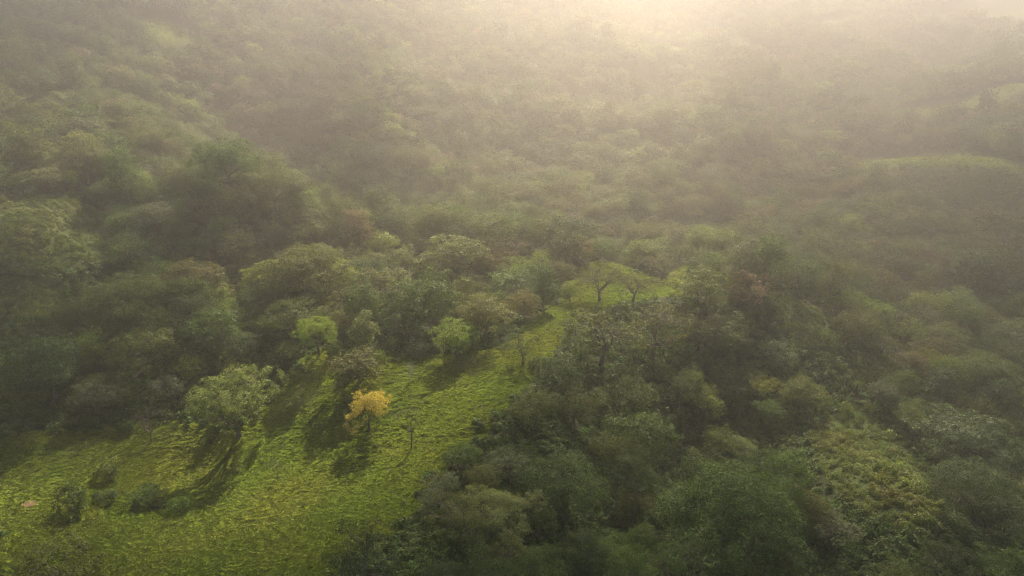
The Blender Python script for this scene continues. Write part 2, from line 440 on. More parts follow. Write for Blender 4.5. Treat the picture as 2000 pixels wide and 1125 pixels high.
def tree_shape(style, seed, leaf, per):
    """Crown leaves (V, F) and trunk with limbs (V, F) of one tree, base at the origin."""
    st = STYLES[style]
    rs = np.random.RandomState(seed)
    W, H, zc = st['W'], st['H'], st['zc']
    n = st['lobes']
    k = np.arange(n * 3)
    zz = 1 - 2 * (k + .5) / (n * 3)
    ph = k * 2.39996 + rs.uniform(0, 6.28)
    D = np.stack([np.sqrt(1 - zz ** 2) * np.cos(ph), np.sqrt(1 - zz ** 2) * np.sin(ph), zz], 1)
    D = D[D[:, 2] > st['low']]
    D = D[rs.permutation(len(D))][:n]
    D = unit(D + rs.normal(size=D.shape) * .22)
    stretch = rs.uniform(.60, 1.15, (len(D), 1))
    az = np.arctan2(D[:, 1], D[:, 0])
    lop = 1 + .16 * np.sin(az + rs.uniform(0, 6)) + .13 * np.sin(2 * az + rs.uniform(0, 6)) + .10 * np.sin(3 * az + rs.uniform(0, 6))
    inner = rs.rand(len(D), 1) < .16
    C = D * np.array((W, W, H)) * st['rad'] * stretch * np.where(inner, .5, 1) * np.stack([lop, lop, np.ones_like(lop)], 1)
    C[:, 2] += zc
    R = rs.uniform(*st['lr'], len(C)) * W
    mid = np.array((0, 0, zc - .15 * H))
    LV = []
    for c, r, dd in zip(C, R, D):
        m = max(1, int(round(st['sub'] * rs.uniform(.7, 1.3))))
        d = unit(rs.normal(size=(m * 3, 3)))
        out = unit(c - mid + np.array((0, 0, .25 * r)))
        d = d[(d @ out) > -.35][:m]
        sc = c + d * r * np.array((1, 1, st['fl'])) * rs.uniform(.62, 1.05, (len(d), 1))
        sr = r * rs.uniform(.26, .46, len(d))
        for s_, r_, d_ in zip(sc, sr, d):
            q = max(3, int(per * (r_ / .8) ** 1.6 * rs.uniform(.6, 1.35)))
            e = unit(rs.normal(size=(q, 3)) + d_ * .75 + np.array((0, 0, .35)))
            p = s_ + e * r_ * np.array((1, 1, .62)) * (rs.rand(q, 1) ** .5)
            LV.append(leaves_at(rs, p, unit(e * .6 + d_ + np.array((0, 0, .5))), leaf))
    LV = np.concatenate(LV)
    LV[:, 2] = np.maximum(LV[:, 2], 0.08)
    LF = np.arange(len(LV)).reshape(-1, 4)
    ext = np.percentile(LV, 98.5, axis=0) - np.percentile(LV, 1.5, axis=0)
    fx = W / (.5 * (ext[0] + ext[1])); top = np.percentile(LV[:, 2], 99.3); fz = (zc + H * .45) / top
    k3 = np.array((fx, fx, fz))
    ctr = LV.reshape(-1, 4, 3).mean(1, keepdims=True)
    LV = (ctr * k3 + (LV.reshape(-1, 4, 3) - ctr)).reshape(-1, 3)
    C = C * k3; R = R * fx
    TV, TF = [], []
    fork_z = {'shrub': .25, 'twiggy': .5, 'sprawl': .4, 'spread': 2.6, 'bare': 2.2, 'thin': 3.2}.get(style, max(1.5, zc - .42 * H))
    lean = rs.normal(size=2) * .05
    fork = np.array((lean[0] * fork_z * 3, lean[1] * fork_z * 3, fork_z))
    r0 = .027 * W + .06 if style not in ('shrub', 'twiggy', 'sprawl') else .06
    if style in ('thin', 'bare'): r0 *= .6
    base = bend(rs, (0, 0, -.8), fork, .05, 4)
    tube(TV, TF, base, np.linspace(r0 * 1.35, r0 * .85, 5), 7)
    nm = 5 if n < 30 else 7
    heads = C[np.argsort(-R)[:nm]] if style not in ('spread', 'bare', 'twiggy', 'sprawl') else C[rs.permutation(len(C))[:nm + 2]]
    heads = heads * np.array((.62, .62, 1)) + np.array((0, 0, -.12 * H))
    heads[:, 2] = np.maximum(heads[:, 2], fork_z + .35)
    for h in heads:
        tube(TV, TF, bend(rs, fork - (0, 0, .15), h, .10, 4, .05), np.linspace(r0 * .60, r0 * .25, 5), 5)
    for c, r in zip(C, R):
        h = heads[np.argmin(np.linalg.norm(heads - c, axis=1))]
        tube(TV, TF, bend(rs, h, c, .13, 3), np.linspace(r0 * .26, r0 * .06, 4), 4)
        if style in ('bare', 'twiggy', 'thin', 'spread', 'airy', 'veil'):
            for _ in range({'bare': 7, 'twiggy': 6, 'spread': 1, 'airy': 2}.get(style, 4)):
                e = c + unit(rs.normal(size=3) + np.array((0, 0, .5))) * r * rs.uniform(.9, 2.2)
                if e[2] > .3:
                    tube(TV, TF, bend(rs, h + (c - h) * rs.uniform(.3, 1), e, .15, 2), (r0 * .09, r0 * .05, r0 * .02), 3)
    return (LV, LF), (np.array(TV), np.array(TF)), W, zc + H * .45, zc
SHAPES = {}
def shape(style, seed, lod, pale=False):
    key = (style, seed, lod, pale)
    if key not in SHAPES:
        leaf, per = {'near': (.25, 34), 'mid': (.40, 15), 'far': (.85, 5)}[lod]
        if style in ('thin', 'bare', 'twiggy'): leaf *= .62
        if style == 'feather': leaf *= .85; per *= 1.3
        if style == 'shrub': leaf *= .7; per *= 2
        (LV, LF), (TV, TF), W, HT, zc = tree_shape(style, seed * 131 + sum(map(ord, style)), leaf, per)
        cm = mesh_from(style + "_crown", LV, LF, [LEAF])
        tm = mesh_from(style + "_trunk", TV, TF, [BARK_PALE if pale else BARK], smooth=True)
        SHAPES[key] = (cm, tm, W, HT, zc)
    return SHAPES[key]

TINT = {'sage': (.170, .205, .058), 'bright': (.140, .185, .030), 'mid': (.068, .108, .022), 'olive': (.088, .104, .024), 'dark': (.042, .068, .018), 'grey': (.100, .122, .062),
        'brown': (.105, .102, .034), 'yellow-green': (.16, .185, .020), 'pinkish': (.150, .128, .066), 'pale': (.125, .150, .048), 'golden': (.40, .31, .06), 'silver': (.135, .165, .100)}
# ------------------------------------------------------------------ single trees: style, crown centre column and row, crown width in photo pixels, tint, words; base row where the photo shows it
OPEN = [
 ('spreading_tree','spread',455,785,150,'sage','broad spreading grey-green tree with bare lower limbs standing alone at the pasture hollow',(468,855),.88),
 ('bare_tree','bare',295,812,62,'brown','small nearly leafless brown tree with a crooked trunk at the pasture edge',(297,862),1.0),
 ('broadleaf_tree','feather',618,645,70,'bright','light green layered tree topping the grassy knoll, its pale trunk showing',(624,694),1.25),
 ('shrub','shrub',657,674,28,'pale','little pale bush on the knoll just beside the layered light green tree',(655,696),1.5),
 ('broadleaf_tree','round',890,655,85,'bright','neat round green tree standing alone on the sunny saddle of the pasture',(896,698),1.0),
 ('shrub','shrub',818,680,42,'grey','pale grey-green bush at the forest edge beside the round lone tree',(815,694),1.0),
 ('broadleaf_tree','hanging',1022,668,74,'dark','dark open-crowned tree with drooping leaf clumps on the crest of the pasture',(1022,714),1.05),
 ('bare_tree','bare',800,720,34,'silver','small white leafless tree on the sunlit pasture above the yellow tree',(802,746),1.2),
 ('shrub','twiggy',922,708,42,'olive','thin twiggy bush standing in the open grass before the round lone tree',(926,727),.9),
 ('flowering_tree','dome',728,784,79,'golden','yellow-blossomed tree on the bright grass slope',(722,843),1.02),
 ('sapling','thin',800,795,58,'pale','tall thin sapling with a few pale leaf tufts beside the yellow-blossomed tree',(803,878),1.5),
 ('shrub','twiggy',596,772,74,'olive','wide twiggy bush on the shaded face of the knoll',(596,800),.95),
 ('shrub','round',703,716,92,'olive','big olive bush on the pasture between the knoll and the yellow tree',(700,750),1.0),
 ('broadleaf_tree','dome',1112,562,36,'bright','small upright tree where the pasture crest narrows, casting a short shadow',(1113,588),1.3),
 ('sapling','thin',1134,566,26,'olive','slim sapling right against the small upright tree on the pasture crest',(1134,586),1.0),
 ('sapling','thin',528,905,36,'grey','tiny sparse grey sapling in the hollow of the pasture',(541,934),1.0),
 ('sapling','bare',942,796,20,'brown','spindly leafless sapling on the slope close to the forest margin',(945,813),1.6),
 ('shrub','shrub',1050,707,32,'dark','spiky dark shrub at the foot of the drooping-clump tree',(1048,722),1.0),
 ('shrub','shrub',246,828,30,'mid','round green bush beside the crooked leafless tree',(246,841),1.1),
 ('shrub','shrub',140,965,62,'dark','largest dark bush in the low pasture, taller than wide',(140,1002),1.35),
 ('shrub','shrub',213,908,42,'olive','olive bush on the terraced grass up from the largest dark bush',(211,935),1.3),
 ('shrub','shrub',208,965,38,'dark','small dark bush next to the largest dark bush in the low pasture',(208,982),1.0),
 ('shrub','shrub',284,963,52,'mid','leafy green bush in the middle of the low pasture shrubs',(284,987),1.0),
 ('shrub','shrub',294,940,24,'dark','knob-like dark shrub poking up behind the leafy pasture bush',(294,962),1.4),
 ('shrub','shrub',352,980,36,'mid','lone green bush at the end of the low pasture shrub row',(352,1000),1.2),
 ('shrub','shrub',312,973,34,'olive','low olive bush filling the gap in the pasture shrub row',(312,988),.8),
 ('shrub','sprawl',125,1065,185,'olive','sprawling open bush, twigs showing, in the bottom corner of the pasture',(120,1125),.85),
 ('broadleaf_tree','veil',1185,548,95,'olive','see-through airy tree on the pasture crest below the bald grass hump',(1172,588),.72),
 ('broadleaf_tree','veil',1250,558,80,'olive','second airy tree along the crest, further from the bald grass hump',(1235,590),.70),
 ('broadleaf_tree','veil',1285,522,76,'olive','airy tree between the bald grass hump and the far strip of crest grass',(1290,548),.8),
 ('shrub','shrub',1078,592,10,'dark','tiny dark shrub alone on the bright crest of the pasture',(1078,597),1.3),
 ('shrub','shrub',770,672,22,'mid','small green bush under the forest wall near the saddle',(770,684),1.1),
 ('shrub','shrub',742,690,26,'bright','bright low bush at the forest foot behind the big olive bush',(742,702),1.0),
]
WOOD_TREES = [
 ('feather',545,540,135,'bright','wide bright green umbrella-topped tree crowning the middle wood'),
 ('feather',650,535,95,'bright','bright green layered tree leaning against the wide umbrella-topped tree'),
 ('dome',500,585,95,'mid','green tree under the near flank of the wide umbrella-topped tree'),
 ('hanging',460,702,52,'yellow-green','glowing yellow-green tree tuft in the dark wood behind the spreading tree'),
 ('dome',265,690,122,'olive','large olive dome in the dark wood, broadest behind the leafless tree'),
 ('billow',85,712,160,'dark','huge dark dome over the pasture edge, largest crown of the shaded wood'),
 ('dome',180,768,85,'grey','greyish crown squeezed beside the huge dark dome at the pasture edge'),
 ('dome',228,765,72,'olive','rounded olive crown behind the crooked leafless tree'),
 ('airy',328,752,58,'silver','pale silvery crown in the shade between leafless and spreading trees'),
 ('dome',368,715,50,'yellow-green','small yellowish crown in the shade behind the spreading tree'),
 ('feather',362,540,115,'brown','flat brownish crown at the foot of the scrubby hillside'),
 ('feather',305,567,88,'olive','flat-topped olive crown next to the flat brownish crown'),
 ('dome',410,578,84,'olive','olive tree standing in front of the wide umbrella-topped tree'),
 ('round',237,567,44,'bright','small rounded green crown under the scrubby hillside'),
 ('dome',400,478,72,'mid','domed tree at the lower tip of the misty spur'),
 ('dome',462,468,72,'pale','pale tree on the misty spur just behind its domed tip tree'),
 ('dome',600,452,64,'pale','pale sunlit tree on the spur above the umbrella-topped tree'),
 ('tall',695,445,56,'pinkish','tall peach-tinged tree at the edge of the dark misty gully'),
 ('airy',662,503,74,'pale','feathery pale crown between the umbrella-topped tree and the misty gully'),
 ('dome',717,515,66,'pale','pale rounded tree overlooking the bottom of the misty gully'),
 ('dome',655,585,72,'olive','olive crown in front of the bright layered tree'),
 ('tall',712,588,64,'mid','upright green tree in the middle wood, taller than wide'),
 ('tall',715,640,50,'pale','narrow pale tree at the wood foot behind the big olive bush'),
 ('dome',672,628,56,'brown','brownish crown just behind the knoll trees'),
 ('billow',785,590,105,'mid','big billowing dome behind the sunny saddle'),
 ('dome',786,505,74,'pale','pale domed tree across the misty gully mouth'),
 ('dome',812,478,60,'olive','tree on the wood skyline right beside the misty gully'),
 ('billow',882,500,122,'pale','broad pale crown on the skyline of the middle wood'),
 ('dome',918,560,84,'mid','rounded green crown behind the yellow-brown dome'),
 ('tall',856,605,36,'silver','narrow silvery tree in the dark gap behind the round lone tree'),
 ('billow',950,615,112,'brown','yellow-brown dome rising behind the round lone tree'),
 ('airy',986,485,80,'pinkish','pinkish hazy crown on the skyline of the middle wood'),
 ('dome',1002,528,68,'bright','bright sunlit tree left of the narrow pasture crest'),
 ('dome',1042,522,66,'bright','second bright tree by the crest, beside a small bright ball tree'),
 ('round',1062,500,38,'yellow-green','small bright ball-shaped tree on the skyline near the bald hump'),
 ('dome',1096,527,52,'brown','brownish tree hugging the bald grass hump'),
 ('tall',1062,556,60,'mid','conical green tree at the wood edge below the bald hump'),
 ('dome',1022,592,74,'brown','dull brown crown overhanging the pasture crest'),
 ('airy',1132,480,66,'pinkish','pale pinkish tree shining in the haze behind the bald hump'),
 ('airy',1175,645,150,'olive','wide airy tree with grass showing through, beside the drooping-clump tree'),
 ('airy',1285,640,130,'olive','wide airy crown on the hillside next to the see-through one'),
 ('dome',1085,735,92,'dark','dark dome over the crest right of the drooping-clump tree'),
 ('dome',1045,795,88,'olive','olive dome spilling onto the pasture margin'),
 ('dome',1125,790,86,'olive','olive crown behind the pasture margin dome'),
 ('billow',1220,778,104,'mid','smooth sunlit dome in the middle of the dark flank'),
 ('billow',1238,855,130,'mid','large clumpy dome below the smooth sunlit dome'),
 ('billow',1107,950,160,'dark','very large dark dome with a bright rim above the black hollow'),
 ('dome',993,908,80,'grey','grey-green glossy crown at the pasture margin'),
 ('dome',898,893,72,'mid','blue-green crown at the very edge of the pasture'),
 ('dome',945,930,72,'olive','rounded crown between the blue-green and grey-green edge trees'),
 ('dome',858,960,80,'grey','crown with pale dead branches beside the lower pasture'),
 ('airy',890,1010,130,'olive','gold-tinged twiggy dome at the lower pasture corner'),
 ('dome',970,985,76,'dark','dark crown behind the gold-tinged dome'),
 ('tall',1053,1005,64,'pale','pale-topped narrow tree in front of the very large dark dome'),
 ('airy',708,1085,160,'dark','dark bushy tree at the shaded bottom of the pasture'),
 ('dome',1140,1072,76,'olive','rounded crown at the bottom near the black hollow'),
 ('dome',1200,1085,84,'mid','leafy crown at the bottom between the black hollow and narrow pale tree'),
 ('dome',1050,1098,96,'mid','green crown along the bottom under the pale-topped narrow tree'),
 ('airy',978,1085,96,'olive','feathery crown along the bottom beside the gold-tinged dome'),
 ('billow',1430,985,245,'mid','largest tree of the near slope, many rounded lobes over a dark trunk'),
 ('airy',1634,1030,92,'silver','silver-leaved tree at the foot of the streaked scrub slope'),
 ('feather',1890,850,160,'grey','broad flat-topped grey-green tree past the streaked scrub slope'),
 ('feather',1930,995,170,'dark','dark flat-topped tree filling the corner valley'),
 ('dome',1682,638,78,'olive','domed tree standing out where the bushy ridge ends'),
 ('airy',1725,668,56,'pale','pale tree just behind the domed ridge-end tree'),
 ('dome',1722,762,60,'grey','greyish rounded crown below the bright scrub patch'),
 ('feather',1816,700,58,'yellow-green','yellowish tree on the dark slope past the bright scrub patch'),
 ('dome',1465,558,84,'pinkish','dusty pinkish dome on the wooded ridge'),
 ('dome',1362,558,58,'bright','bright green tree where the crest grass meets the wooded ridge'),
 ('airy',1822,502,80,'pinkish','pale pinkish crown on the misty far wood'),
 ('billow',1925,530,120,'dark','big dark green dome in the misty wood by the far slope'),
 ('billow',1475,448,88,'olive','dark dome beside the small far clearing'),
 ('dome',1520,690,70,'grey','pale-edged crown halfway down the bushy ridge'),
 ('dome',1490,755,72,'yellow-green','yellow-green lit crown in the dark flank'),
]
rng = np.random.RandomState(11)
THINGS = []          # dicts: kind, style, x, y, width m, total height m, tint, label, group, crown px, py, w px
def add_tree(**k):
    THINGS.append(k)
for kind, style, px, py, w, tint, label, (bx, by), hr in OPEN:
    x, y, d = hit(bx, by)
    st = STYLES[style]
    wm = w * d / FPX
    ht = (by - (py - w * 0.30)) / FPX * d / math.cos(math.radians(27)) if st['zc'] > 2 else wm * hr
    ht = wm * (st['zc'] + st['H'] * .45) / st['W'] * hr * (.8 if style == 'round' else 1) if kind == 'shrub' else max(ht, wm * .5)
    add_tree(kind=kind, style=style, x=x, y=y, wm=wm, ht=ht, tint=tint, label=label, px=px, py=py, w=w, d=d, open=True)
for style, px, py, w, tint, label in WOOD_TREES:
    st = STYLES[style]
    wm = w * 165 / FPX
    for _ in range(3):
        up = wm * st['zc'] / st['W']
        x, y, d = hit(px, py, up)
        wm = w * d / FPX
    kind = {'tall': 'tall_tree', 'feather': 'umbrella_tree'}.get(style, 'broadleaf_tree')
    add_tree(kind=kind, style=style, x=x, y=y, wm=wm, ht=wm * (st['zc'] + st['H'] * .45) / st['W'], tint=tint, label=label, px=px, py=py, w=w, d=d, open=False)
# the rest of the wood: spaced points over all ground that is neither grass nor scrub
GAP = 8.2
qx, qy = np.meshgrid(np.arange(-420, 430, GAP), np.arange(72, 830, GAP))
qx = (qx + (np.arange(qx.shape[0]) % 2)[:, None] * GAP / 2).ravel(); qy = qy.ravel()
xx, yy = np.meshgrid(np.arange(-420, 430, GAP), np.arange(270, 700, GAP))          # the far slopes: smaller crowns, closer together
qx = np.concatenate([qx, (xx + GAP / 2 * ((np.arange(xx.shape[0]) + 1) % 2)[:, None]).ravel()]); qy = np.concatenate([qy, yy.ravel() + GAP * .1])
qx = qx + rng.uniform(-.42, .42, len(qx)) * GAP; qy = qy + rng.uniform(-.42, .42, len(qy)) * GAP
grassy = np.zeros(len(qx), bool)
for ox, oy in ((0, 0), (4, 0), (-4, 0), (0, 4), (0, -4), (3, 3), (-3, -3)):
    grassy |= mask(PASTURE + MEADOW, qx + ox, qy + oy)
grassy |= mask(SCRUB, qx, qy)
qz = ground(qx, qy)
ppx, ppy, pd = project(qx, qy, qz + 6)
okp = ~grassy & (ppx > -260) & (ppx < 2260) & (ppy < 1300) & (pd > 60)
qx, qy, qz, ppx, ppy, pd = [a[okp] for a in (qx, qy, qz, ppx, ppy, pd)]
TX_, TY_, TW_ = (np.array([t[k] for t in THINGS]) for k in ('x', 'y', 'wm'))
keep = np.ones(len(qx), bool)
SEEN = PASTURE_PIX + MEADOW_PIX + SCRUB_PIX
over = np.zeros(len(qx), int)
for hz, wx in ((6, 0), (9.5, 0), (7, 3.5), (7, -3.5), (3.5, 0), (12, 0), (14, 0)):
    cpx, cpy, _ = project(qx + wx, qy, qz + hz)
    over += mask(SEEN, cpx, cpy)
keep &= ~((qy < 140) & (np.random.RandomState(3).rand(len(qx)) < .28))
keep &= over < np.where(pd > 205, 4, 2)
for i in range(len(qx)):
    if (np.hypot(TX_ - qx[i], TY_ - qy[i]) < TW_ * .42 + 1.2).any():
        keep[i] = False
qx, qy, qz, ppx, ppy, pd = [a[keep] for a in (qx, qy, qz, ppx, ppy, pd)]
tones = ['mid', 'olive', 'dark', 'grey', 'brown', 'pale', 'bright', 'pinkish']
cells = fbm(qx / 45, qy / 45, 2)
FILL = []
for i in range(len(qx)):
    p = np.array([.34, .26, .15, .06, .04, .07, .07, .01])
    if qy[i] < 150: p = np.array([.42, .26, .16, .04, .0, .05, .07, .0])
    if qy[i] > 240: p = np.array([.28, .26, .12, .07, .08, .12, .05, .02])
    tint = tones[rng.choice(8, p=p)]
    style = ['dome', 'billow', 'tall', 'feather', 'airy'][rng.choice(5, p=[.42, .22, .12, .12, .12])]
    wm = float(np.clip(rng.lognormal(math.log(8.6 if qy[i] > 270 else 10.2 if qy[i] > 150 else 8.2), .24), 5.5, 16.5)) * (1.12 if style == 'feather' else .72 if style == 'tall' else 1)
    st = STYLES[style]
    FILL.append(dict(kind={'tall': 'tall_tree', 'feather': 'umbrella_tree'}.get(style, 'broadleaf_tree'), style=style, x=qx[i], y=qy[i], wm=wm,
                     ht=wm * (st['zc'] + st['H'] * .45) / st['W'] * (rng.uniform(.85, 1.2) if rng.rand() > .05 or style == 'tall' else rng.uniform(1.2, 1.42)), tint=tint, label=None, open=False))
for t in FILL:
    st = STYLES[t['style']]
    zc = t['ht'] * st['zc'] / (st['zc'] + st['H'] * .45)
    t['px'], t['py'], t['d'] = [float(v) for v in project(t['x'], t['y'], float(ground(t['x'], t['y'])) + zc)]
    t['w'] = t['wm'] * FPX / t['d']
# how much of each crown the view shows: crowns painted near to far as ellipses on a coarse grid
G = 6.0
gw, gh = int(2000 / G), int(1125 / G)
own = np.full((gh, gw), -1); dep = np.full((gh, gw), 1e9)
YY, XX = np.mgrid[0:gh, 0:gw]
tz_ = []
# ground depth from a coarse march
for r_ in range(gh):
    r = ray((np.arange(gw) + .5) * G, (r_ + .5) * G)
    z = CAM_Z + r[2] * _T
    hit_ = (z[None, :] - ground(np.outer(r[0], _T), np.broadcast_to(r[1] * _T, (gw, len(_T))))) < 0
    dep[r_] = np.where(hit_.any(1), _T[hit_.argmax(1)], 1e9) + 1.0
ALL = THINGS + FILL
for i, t in enumerate(ALL):
    st = STYLES[t['style']]
    a = t['w'] / 2 / G; b = t['ht'] * st['H'] / (st['zc'] + st['H'] * .45) * .5 * FPX / t['d'] / G * .95 + a * .2
    cx, cy = t['px'] / G, t['py'] / G
    x0, x1, y0, y1 = int(max(0, cx - a)), int(min(gw, cx + a + 2)), int(max(0, cy - b)), int(min(gh, cy + b + 2))
    if x1 <= x0 or y1 <= y0: continue
    e = ((XX[y0:y1, x0:x1] + .5 - cx) / a) ** 2 + ((YY[y0:y1, x0:x1] + .5 - cy) / b) ** 2 < 1
    m = e & (dep[y0:y1, x0:x1] > t['d'] - t['wm'] * .25)
    own[y0:y1, x0:x1][m] = i; dep[y0:y1, x0:x1][m] = t['d'] - t['wm'] * .25
shown = np.bincount(own[own >= 0].ravel(), minlength=len(ALL))
fi = np.arange(len(THINGS), len(ALL))
order = fi[np.argsort(-shown[fi])]
n_tree = sum(1 for t in THINGS if t['kind'] not in ('shrub', 'sapling', 'bare_tree'))
chosen = [i for i in order[:300 - n_tree] if shown[i] > 3]
rest = [i for i in fi if i not in set(chosen)]
for i in chosen:
    THINGS.append(ALL[i])
# words for the trees of the closed wood: which way from the nearest tree that has a description of its own
MARKS = [t for t in THINGS if t['label']]
SHORT = {}
for t in MARKS:
    SHORT[id(t)] = t['label']
TONE_WORD = {'sage': 'grey-green', 'mid': 'green', 'olive': 'olive', 'dark': 'dark green', 'grey': 'grey-green', 'brown': 'brownish', 'pale': 'pale', 'bright': 'bright green', 'pinkish': 'pinkish'}
FORM_WORD = {'dome': 'domed', 'billow': 'billowy', 'tall': 'tall', 'feather': 'flat-topped', 'airy': 'airy'}
MARK_NAME = [  # photo column, row, short name of marks that are easily found
 (455,785,'lone spreading pasture tree'),(295,812,'crooked leafless tree'),(618,645,'layered knoll tree'),(890,655,'round lone tree'),(1022,668,'drooping-clump tree'),
 (1112,562,'small upright crest tree'),(545,540,'bright umbrella tree'),(460,702,'glowing yellow-green tuft'),(265,690,'large olive dome'),
 (85,712,'huge dark dome'),(362,540,'flat brownish crown'),(695,445,'peach-tinged gully tree'),(785,590,'big billowing dome'),(882,500,'broad pale skyline crown'),
 (950,615,'yellow-brown dome'),(1132,480,'pale pinkish haze tree'),(1175,645,'wide see-through tree'),(1220,778,'smooth sunlit dome'),(1107,950,'very large dark dome'),
 (890,1010,'gold-tinged dome'),(1430,985,'largest many-lobed tree'),(1634,1030,'silver-leaved tree'),(1890,850,'broad grey-green flat-top'),(1930,995,'corner valley flat-top'),
 (1682,638,'ridge-end domed tree'),(1816,700,'yellowish slope tree'),(1465,558,'dusty pinkish dome'),(1925,530,'big dark misty dome'),(1475,448,'dome beside far clearing'),
 (1490,755,'yellow-green flank crown'),(400,478,'spur-tip domed tree'),(1320,455,'small far clearing'),(1820,308,'grassy far ridge'),(130,450,'scrubby hillside'),
 (1715,900,'streaked scrub slope'),(1160,520,'bald grass hump'),(725,780,'yellow-blossomed tree'),(1340,110,'hazy yellow knoll'),(708,1085,'bushy tree at bottom'),(140,965,'largest pasture bush'),
]
ORD = ['first', 'second', 'third', 'fourth', 'fifth', 'sixth', 'seventh', 'eighth', 'ninth', 'tenth', 'eleventh', 'twelfth', 'thirteenth', 'fourteenth', 'fifteenth', 'sixteenth', 'seventeenth', 'eighteenth', 'nineteenth', 'twentieth']
DIRS = ['straight right of', 'up and right of', 'straight above', 'up and left of', 'straight left of', 'down and left of', 'straight below', 'down and right of']
wood = [t for t in THINGS if not t['label']]
used = {}
for t in wood:
    k = min(range(len(MARK_NAME)), key=lambda j: math.hypot(MARK_NAME[j][0] - t['px'], MARK_NAME[j][1] - t['py']))
    dx, dy = t['px'] - MARK_NAME[k][0], MARK_NAME[k][1] - t['py']
    s = int(round(math.degrees(math.atan2(dy, dx)) / 45)) % 8
    used.setdefault((k, s), []).append((math.hypot(dx, dy), id(t), t))
for (k, s), rows in used.items():
    rows.sort(key=lambda r: r[:2])
    seen = {}
    for _, _, t in rows:
        w = TONE_WORD[t['tint']] + ' ' + FORM_WORD[t['style']]
        seen.setdefault(w, []).append(t)
    for w, ts in seen.items():
        for j, t in enumerate(ts):
            o = '' if len(ts) == 1 else ORD[j] + ' '
            t['label'] = f"{o}{w} tree {DIRS[s]} the {MARK_NAME[k][2]}"
            t['label'] = t['label'].replace('tall tree', 'tall narrow tree')
print('individual', len(THINGS), 'massed', len(rest))
# ------------------------------------------------------------------ stand the trees
GROUPS = {'shrub': 'bushes dotted over the pasture', 'sapling': 'thin saplings on the grass', 'bare_tree': 'leafless trees on the pasture', 'flowering_tree': None, 'spreading_tree': None}
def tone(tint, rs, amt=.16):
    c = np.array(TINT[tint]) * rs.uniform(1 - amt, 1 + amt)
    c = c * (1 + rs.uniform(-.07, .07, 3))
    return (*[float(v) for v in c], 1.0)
for q, t in enumerate(THINGS):
    rs = np.random.RandomState(900 + q)
    near = t['d'] < 128 or t['open'] and t['kind'] not in ('shrub', 'sapling')
    nv = {'dome': 5, 'billow': 4, 'feather': 3, 'airy': 3, 'tall': 3, 'shrub': 3}.get(t['style'], 1)
    cm, tm, W, HT, zc = shape(t['style'], int(rs.randint(nv)), 'near' if near else 'mid', t['tint'] == 'silver' and t['style'] == 'bare' or t['style'] == 'none')
    e = bpy.data.objects.new(t['kind'], None)
    COL.objects.link(e)
    e.empty_display_size = .5
    zz = float(surface(np.array([t['x']]), np.array([t['y']]))[0])
    e.location = (t['x'], t['y'], zz)
    e.rotation_euler = (rs.normal() * .03, rs.normal() * .03, rs.uniform(0, 6.283))
    e.scale = (t['wm'] / W, t['wm'] / W, t['ht'] / HT)
    e['label'] = t['label']
    e['category'] = {'shrub': 'bush', 'sapling': 'sapling'}.get(t['kind'], 'tree')
    g = GROUPS.get(t['kind'], 'trees of the closed wood' if not t['open'] else 'trees standing in the pasture')
    if g: e['group'] = g
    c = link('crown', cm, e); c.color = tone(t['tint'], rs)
    link('trunk', tm, e)

# ------------------------------------------------------------------ small things: fence of the far clearing, fallen branch in the grass
fx0, fy0, _ = hit(1256, 456); fx1, fy1, _ = hit(1300, 457)
fence = bpy.data.objects.new("post_fence", None); COL.objects.link(fence)
fence.location = (fx0, fy0, float(ground(fx0, fy0)))
fence['label'] = "short row of thin wooden fence posts with wire at the small far clearing"; fence['category'] = "fence"
rs = np.random.RandomState(4)
tops = []
for q in range(9):
    px_, py_ = fx0 + (fx1 - fx0) * q / 8 + rs.normal() * .12, fy0 + (fy1 - fy0) * q / 8 + rs.normal() * .12
    b = np.array((px_ - fx0, py_ - fy0, float(ground(px_, py_)) - fence.location.z))
    h = np.array((rs.normal() * .06, rs.normal() * .06, 1.5 + rs.uniform(-.15, .25)))
    V, F = [], []
    tube(V, F, [b - (0, 0, .3), b + h * .5, b + h], (.09, .08, .065), 7)
    F = F + [(len(V) - 7 + 0, len(V) - 7 + 1, len(V) - 7 + 2, len(V) - 7 + 3), (len(V) - 7 + 0, len(V) - 7 + 3, len(V) - 7 + 4, len(V) - 7 + 5), (len(V) - 7, len(V) - 2, len(V) - 1, len(V) - 1)][:2]
    link('post', mesh_from('post', V, F, [WOOD], smooth=True), fence)
    tops.append(b + h)
for k_ in (.95, .6):
    V, F = [], []
    tube(V, F, [p * 1.0 - (0, 0, 1.5 * (1 - k_)) for p in tops], [.012] * len(tops), 4)
    link('wire', mesh_from('wire', V, F, [WOOD]), fence)
bx_, by_, _ = hit(135, 890)
V, F = [], []
P0 = np.array((0, 0, .55))
tube(V, F, [P0 + (-1.3, -.5, -.1), P0 + (-.4, -.1, .06), P0 + (.5, .25, .10), P0 + (1.4, .55, .02)], (.07, .06, .05, .03), 6)
tube(V, F, [P0 + (.4, .2, .10), P0 + (.8, .15, .35), P0 + (1.1, .3, .55)], (.04, .03, .015), 5)
br = link('fallen_branch', mesh_from('fallen_branch', V, F, [BARK_PALE], smooth=True))
br.location = (bx_, by_, float(surface(np.array([bx_]), np.array([by_]))[0]))
br['label'] = "pale fallen branch lying in the grass at the pasture's shaded upper edge"; br['category'] = "branch"
